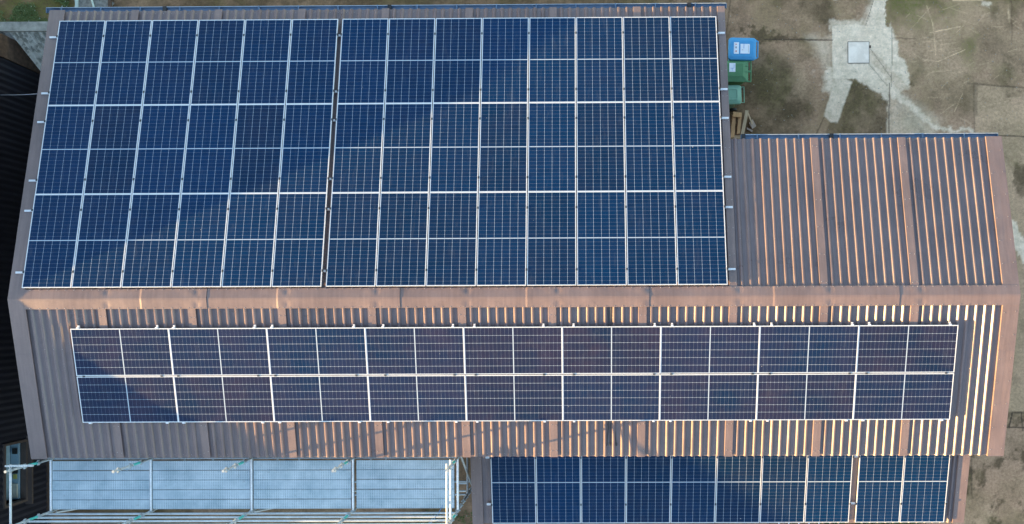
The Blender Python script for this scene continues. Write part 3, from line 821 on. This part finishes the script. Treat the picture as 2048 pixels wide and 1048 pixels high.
tubes('guard_rail', [((SXs[0]-.12, YO-.035, z), (SXs[-1]-.01, YO-.035, z)) for z in (3.90, 4.26, 4.62, 4.98)])
tubes('end_guard_rail', [((SXs[-1]-.035, YO-.1, z), (SXs[-1]-.035, YI+.1, z)) for z in (4.66, 5.18)] + [((SXs[0]-.035, YO-.1, 5.20), (SXs[0]-.035, YI+.12, 5.20))])
tubes('tie_tube', [((SXs[0]-.12, YI+.09, 5.24), (SXs[0]+.48, YI+.10, 5.24))])
tubes('diagonal_brace', [((-1.40, YI+.02, 3.7), (-1.40, YO-.02, 1.3)), ((-8.52, YO-.06, .4), (-10.83, YO-.06, 3.6)), ((-3.866, YO-.06, .4), (-6.2, YO-.06, 3.6))])
tubes('support_tube', [((-1.36, YI+.1, 1.2), (-1.36, YO+.45, 1.2)), ((-1.5, YI-.66, 3.4), (-1.30, YI-.66, 3.4)), ((-1.5, YI-.84, 3.4), (-1.33, YI-.84, 3.4))], 'galv', .022)
bw = (YI-.045-(YO+.045))/5
first = None
for b in range(4):
    x0, x1 = SXs[b]+.032, SXs[b+1]-.032
    for j in range(5):
        yc = YI-.045-bw*(j+.5); L2 = (x1-x0)/2; hw = bw/2-.0055
        if first is None:
            mb = MB(); mb.box((-L2, -hw, -.05), (L2, hw, 0)); mb.box((-L2, -hw, 0), (-L2+.03, hw, .003)); mb.box((L2-.03, -hw, 0), (L2, hw, .003))
            mb.box((-L2+.03, -hw, 0), (L2-.03, -hw+.006, .002)); mb.box((-L2+.03, hw-.006, 0), (L2-.03, hw, .002))
            o = mb.build('steel_board', 'deck'); first = o
        else: o = first.copy(); sc.collection.objects.link(o)
        o.parent = scf; o.location = (x0+L2-scf.location[0], yc-scf.location[1]+random.uniform(-.004, .004), ZD-.004+random.uniform(-.004, .004))
        o.rotation_euler = (R(random.uniform(-.4, .4)), 0, R(random.uniform(-.08, .08)))
# blue rope hanging from the rail
mb = MB(); mb.path([(-1.80, YO+.12, 3.83), (-1.86, YO-.0, 4.2), (-1.93, YO-.08, 4.62), (-1.98, YO-.1, 5.0), (-2.0, YO-.12, 4.6), (-2.02, YO-.14, 3.4)], .007, 6)
M['rope'] = plain('blue_rope', (.12, .25, .5), .7)
tag(mb.build('blue_rope', 'rope', loc=(-1.8, YO+.12, 3.83)), 'thin blue rope tied over the scaffold guard rails near their right end', 'rope')

# ------------------------------------------------------------ manhole cover
def metal_cover():
    k = NB('cover_steel'); p = k.pos()
    c = k.mix(k.ramp(k.noise(p, 2.6, 3), .42, .58), (.80, .66, .54), (.95, .80, .67))
    c = k.mix(k.ramp(k.noise(p, 30, 4, .7), .62, .74, 0, .5), c, (.30, .29, .26))
    return k.fin(c, .6, .0, .3)
M['cover'] = metal_cover()
mh = empty('manhole_cover', 'square pale inspection cover set in the cement patch of the yard', 'manhole cover', (8.948, 6.688, 0))
mb = MB(); mb.box((-.278, -.282, 0), (.278, .282, .012)); o = mb.build('cover_plate', 'cover'); o.parent = mh
mb = MB()
for a, b in (((-.292, -.296), (.292, -.284)), ((-.292, .284), (.292, .296)), ((-.292, -.284), (-.280, .284)), ((.280, -.284), (.292, .284))): mb.box((*a, 0), (*b, .007))
o = mb.build('cover_frame', 'black'); o.parent = mh
mb = MB(); mb.box((.30, .12, 0), (.335, .19, .012)); o = mb.build('lifting_eye', 'rust'); o.parent = mh

# ------------------------------------------------------------ wheeled bins
def rr(x0, x1, y0, y1, r, n=5, chx=0.0):
    pts = []
    for cx, cy, a in ((x1-r, y1-r, 0), (x0+r, y1-r, 90), (x0+r, y0+r, 180), (x1-r, y0+r, 270)):
        for k in range(n+1):
            t = R(a+90*k/n); pts.append((cx+r*math.cos(t), cy+r*math.sin(t)))
    return pts
def loft(mb, rings, cap=True):
    n = len(rings[0][0]); vs = []
    for pts, z in rings: vs += [(p[0], p[1], (z(p) if callable(z) else z)) for p in pts]
    fs = []
    for i in range(len(rings)-1):
        for k in range(n): fs.append((i*n+k, i*n+(k+1) % n, (i+1)*n+(k+1) % n, (i+1)*n+k))
    if cap: fs.append(tuple(reversed(range(n)))); fs.append(tuple(range((len(rings)-1)*n, len(rings)*n)))
    mb.add(vs, fs)
def bin_mat(name, col):
    k = NB(name); p = k.pos(); n = k.noise(p, 9, 5)
    c = k.mix(k.ramp(n, .35, .7, 0, .35), col, tuple(min(1, q*1.25+.03) for q in col)); return k.fin(c, k.ramp(n, .3, .7, .38, .55), 0, .4)
M['binblue'] = bin_mat('bin_blue', (.050, .270, .52)); M['bingreen'] = bin_mat('bin_green', (.075, .20, .085)); M['binteal'] = bin_mat('bin_pale_green', (.19, .36, .25))
M['sticker'] = plain('white_sticker', (.75, .77, .82), .4, var=.06); M['ink'] = plain('sticker_ink', (.22, .22, .26), .5); M['inkred'] = plain('sticker_red', (.55, .25, .25), .5); M['inkblue'] = plain('sticker_blue', (.25, .35, .62), .5)
M['rubber'] = plain('rubber', (.02, .02, .02), .8)
def wheelie(name, label, mat, x0, x1, yc, wd, h, style, rot=0.0):
    """front towards the wall (-X), hinge and handle towards +X"""
    root = empty(name, label, 'wheeled bin', ((x0+x1)/2, yc, 0), 'wheeled bins against the wall', (0, 0, rot))
    L2 = (x1-x0)/2; w2 = wd/2
    mb = MB(); loft(mb, [(rr(-L2+.16, L2-.20, -w2+.07, w2-.07, .05), .05), (rr(-L2+.05, L2-.12, -w2+.03, w2-.03, .05), h-.16), (rr(-L2+.02, L2-.10, -w2+.01, w2-.01, .05), h-.12), (rr(-L2+.02, L2-.10, -w2+.01, w2-.01, .05), h-.07)])
    o = mb.build('body', mat); o.parent = root
    lid = MB()
    def crown(p): return h-.02+.0*p[0]
    if style == 'blue':
        # broad lid with a domed middle; two arms reach the hinge so that a slot shows
        out = rr(-L2, L2-.06, -w2, w2, .09, 6)
        loft(lid, [(out, h-.075), (out, h-.045), ([(p[0]*.965-.006, p[1]*.95) for p in out], h-.022), ([(p[0]*.82-.02, p[1]*.70) for p in out], h-.002), ([(p[0]*.6-.02, p[1]*.5) for p in out], h)])
        lo = lid.build('lid', mat); lo.parent = root
        hd = MB()
        for s in (-1, 1):
            hd.add([(L2-.13, s*w2*.98, h-.05), (L2-.13, s*w2*.66, h-.045), (L2, s*w2*.70, h-.065), (L2, s*w2*.74, h-.065), (L2-.13, s*w2*.98, h-.10), (L2-.13, s*w2*.66, h-.10), (L2, s*w2*.70, h-.10), (L2, s*w2*.74, h-.10)],
                   [(0,1,2,3), (4,7,6,5), (0,3,7,4), (1,5,6,2), (2,6,7,3), (0,4,5,1)])
        hd.tube((L2-.012, -w2*.74, h-.075), (L2-.012, w2*.74, h-.075), .017, 10)
        ho = hd.build('handle', mat); ho.parent = root
        st = MB(); st.box((-L2+.14, -.14, h+.001), (-L2+.27, .16, h+.003)); st.box((-L2+.31, -.13, h+.0005), (-L2+.55, .12, h+.0025))
        so = st.build('sticker', 'sticker'); so.parent = root
        st = MB(); st.box((-L2+.175, .09, h+.0035), (-L2+.215, .12, h+.0045)); st.box((-L2+.18, -.10, h+.0035), (-L2+.215, -.05, h+.0045))
        so2 = st.build('sticker_print', 'inkred'); so2.parent = so
        st = MB(); st.box((-L2+.18, .0, h+.0035), (-L2+.21, .05, h+.0045)); st.box((-L2+.51, -.10, h+.003), (-L2+.518, .09, h+.004)); st.box((-L2+.345, -.04, h+.003), (-L2+.385, -.03, h+.004)); st.box((-L2+.16, -.13, h+.0035), (-L2+.164, .15, h+.0045))
        so2 = st.build('sticker_print', 'ink'); so2.parent = so
        st = MB(); st.box((-L2+.39, .0, h+.003), (-L2+.405, .12, h+.004)); so2 = st.build('sticker_print', 'inkblue'); so2.parent = so
    elif style == 'green':
        out = rr(-L2, L2-.09, -w2, w2, .03, 4)
        loft(lid, [(out, h-.07), (out, h-.03), ([(p[0]*.70-.05, p[1]*.58+.03) for p in out], h+.012)])
        for s in (-.02, .13): lid.box((-.04, s-.004, h-.02), (L2-.11, s+.004, h-.001))
        lo = lid.build('lid', mat); lo.parent = root
        hd = MB(); hd.box((L2-.10, -w2, h-.08), (L2, -w2+.03, h-.035)); hd.box((L2-.10, w2-.03, h-.08), (L2, w2, h-.035)); hd.box((L2-.10, -.025, h-.08), (L2, .025, h-.035))
        hd.box((L2-.10, -w2+.03, h-.075), (L2-.08, w2-.03, h-.036)); hd.tube((L2-.01, -w2+.005, h-.055), (L2-.01, w2-.005, h-.055), .016, 10)
        ho = hd.build('handle', mat); ho.parent = root
        st = MB(); st.box((-.22, -.03, h+.0125), (-.06, .20, h+.0145)); so = st.build('sticker', 'sticker'); so.parent = root
        st = MB(); st.box((-.10, .07, h+.015), (-.09, .17, h+.016)); st.box((-.19, .06, h+.015), (-.10, .07, h+.016)); st.box((-.15, .0, h+.015), (-.14, .06, h+.016))
        so2 = st.build('sticker_print', 'inkblue'); so2.parent = so
    else:
        out = rr(-L2, L2-.075, -w2, w2, .08, 6)
        loft(lid, [(out, h-.08), (out, h-.05), ([(p[0]*.95, p[1]*.94) for p in out], h-.03), ([(p[0]*.62-.03, p[1]*.52) for p in out], h), ([(p[0]*.50-.03, p[1]*.42) for p in out], h-.008)])
        lid.box((.10, -.07, h-.022), (.115, .07, h-.008))
        lo = lid.build('lid', mat); lo.parent = root
        hd = MB(); hd.tube((L2-.004, -w2*.82, h-.07), (L2-.004, w2*.82, h-.07), .011, 8); hd.tube((L2-.10, -w2*.80, h-.07), (L2-.004, -w2*.80, h-.07), .010, 8); hd.tube((L2-.10, w2*.80, h-.07), (L2-.004, w2*.80, h-.07), .010, 8)
        ho = hd.build('handle', mat); ho.parent = root
        st = MB(); st.box((-L2+.10, -.11, h-.0065), (-L2+.16, .10, h-.002)); so = st.build('sticker', 'sticker'); so.parent = root
    for s in (-1, 1):
        wm = MB(); wm.tube((L2-.16, s*(w2-.07), .10), (L2-.16, s*(w2-.02), .10), .10, 18); wo_ = wm.build('wheel', 'rubber'); wo_.parent = root
wheelie('wheelie_bin', 'blue lidded wheelie bin with white stickers, topmost of the row beside the roof edge', 'binblue', 5.245, 6.03, 6.50, .585, 1.08, 'blue', R(-1.5))
wheelie('wheelie_bin', 'dark green square-lidded wheelie bin between the blue bin and the pale bin', 'bingreen', 5.12, 5.85, 5.93, .55, 1.04, 'green', R(-1))
wheelie('wheelie_bin', 'small pale green wheelie bin with rounded lid, lowest of the row', 'binteal', 5.08, 5.68, 5.34, .51, .96, 'teal', R(1))

# ------------------------------------------------------------ broken timber
def wood(name, col):
    k = NB(name); p = k.obj(); n = k.noise(k.scale(p, 14, 2, 8), 3, 5, .65)
    c = k.mix(k.ramp(n, .3, .7), tuple(q*.62 for q in col), col); return k.fin(c, .8, 0, .2)
M['pine'] = wood('pine_board', (.80, .45, .22)); M['dryw'] = wood('dry_board', (.70, .50, .32)); M['greyw'] = wood('grey_board', (.55, .42, .34))
def board(label, cx, cy, z, l, w_, t_, an, mat, tilt=0.0):
    mb = MB(); n = 6; vs = []
    for k in range(n+1):
        y = -l/2+l*k/n; j = random.uniform(-.004, .004); e = (.02 if k in (0, n) else 0)*random.random()
        for sx, sz in ((-1, 0), (1, 0), (1, 1), (-1, 1)): vs.append((sx*w_/2+j, y+e*sx, sz*t_))
    fs = [(0, 1, 2, 3), tuple(n*4+q for q in (3, 2, 1, 0))]
    for k in range(n):
        for q in range(4): fs.append((k*4+q, (k+1)*4+q, (k+1)*4+(q+1) % 4, k*4+(q+1) % 4))
    mb.add(vs, fs)
    o = mb.build('timber_board', mat); o.location = (cx, cy, z); o.rotation_euler = (tilt, 0, an)
    tag(o, label, 'board', 'broken timber boards in the corner')
board('long tan board second from the roof edge, in the broken timber heap', 5.68, 4.72, .12, .50, .085, .03, R(-6), 'pine')
board('tan board tucked against the roof edge, leftmost in the timber heap', 5.52, 4.68, .10, .60, .10, .03, R(-4), 'pine')
board('short wide board lying across the top end of the timber heap', 5.62, 4.98, .16, .13, .24, .03, R(-10), 'pine')
board('long pale board slanting along the right side of the timber heap', 5.82, 4.76, .14, .68, .09, .035, R(-11), 'dryw', R(2))
board('thin pale stick angled out from the top of the timber heap', 5.98, 4.90, .07, .34, .04, .025, R(22), 'dryw')
board('short stubby grey block at the right edge of the timber heap', 6.05, 4.74, .03, .20, .13, .05, R(28), 'greyw')
board('dark splintered offcut under the stubby grey block', 5.98, 4.60, .01, .17, .05, .03, R(62), 'greyw')
board('board lying crosswise at the bottom end of the timber heap', 5.58, 4.40, .05, .09, .30, .03, R(-3), 'dryw')

# ------------------------------------------------------------ ladder on the ground and greenery below the lean-to
M['ladder'] = plain('ladder_aluminium', (.62, .66, .70), .35, .5)
ld = empty('ladder', 'aluminium ladder leaning low below the lean-to panels at the bottom edge', 'ladder', (6.3, -6.06, 0))
for yy in (-5.98, -6.36):
    mb = MB(); mb.box((6.55, yy-.03, .05), (8.6, yy, .13)); part(mb, 'side_rail', 'ladder', ld)
for k in range(7):
    mb = MB(); mb.tube((6.7+.27*k, -6.36, .09), (6.7+.27*k, -5.99, .09), .016, 8); part(mb, 'rung', 'ladder', ld)
def leaf_mat():
    k = NB('weed_leaf'); c = k.mix(k.noise(k.pos(), 8, 3), (.05, .09, .02), (.13, .17, .05)); return k.fin(c, .6)
M['leaf'] = leaf_mat(); M['leaf_pale'] = plain('pale_flower', (.45, .47, .42), .7)
def weeds(name, x0, x1, y0, y1, n, hmax, dens=None):
    mb = MB()
    for _ in range(n):
        cx, cy = random.uniform(x0, x1), random.uniform(y0, y1)
        if vnoise(np.array([cx]), np.array([cy]), 2.2, 9)[0] < .38: continue
        for q in range(random.randint(4, 8)):
            an = random.uniform(0, 6.283); l = random.uniform(.02, .06); z = random.uniform(.01, hmax); w_ = l*.35
            bx, by = cx+random.uniform(-.05, .05), cy+random.uniform(-.05, .05)
            dx, dy = math.cos(an), math.sin(an)
            mb.cur = 1 if random.random() < .012 else 0
            mb.add([(bx, by, z), (bx+dx*l*.5-dy*w_, by+dy*l*.5+dx*w_, z+.02), (bx+dx*l, by+dy*l, z+.005), (bx+dx*l*.5+dy*w_, by+dy*l*.5-dx*w_, z+.02)], [(0, 1, 2, 3)])
    o = mb.build(name, ['leaf', 'leaf_pale']); return o
def pebbles(n, x0, x1, y0, y1):
    mb = MB()
    for _ in range(n):
        cx, cy = random.uniform(x0, x1), random.uniform(y0, y1); r = random.uniform(.005, .016)
        mb.cur = random.choice((0, 0, 1))
        vs = [(cx+r*random.uniform(.6, 1.2)*math.cos(a*1.257), cy+r*random.uniform(.6, 1.2)*math.sin(a*1.257), 0) for a in range(5)]+[(cx, cy, r*.7)]
        mb.add(vs, [(a, (a+1) % 5, 5) for a in range(5)])
    return mb.build('grit', ['coping', 'oldwood'])
tag(pebbles(420, 4.9, 13.4, 4.2, 8.2), 'scattered grit and small debris on the yard', 'grit', kind='stuff')
tag(weeds('weeds', 7.9, 10.6, -6.4, -5.5, 800, .14), 'low green weeds growing below the lean-to eave', 'weeds', kind='stuff')
tag(weeds('weeds', -3.5, 1.5, -6.4, -5.75, 260, .06), 'sparse green weeds on dark ground beyond the scaffold rails', 'weeds', kind='stuff')
tag(weeds('moss_growth', -14.4, -12.6, 7.3, 8.4, 1500, .05), 'green mossy growth on the ground at the top left corner', 'weeds', kind='stuff')
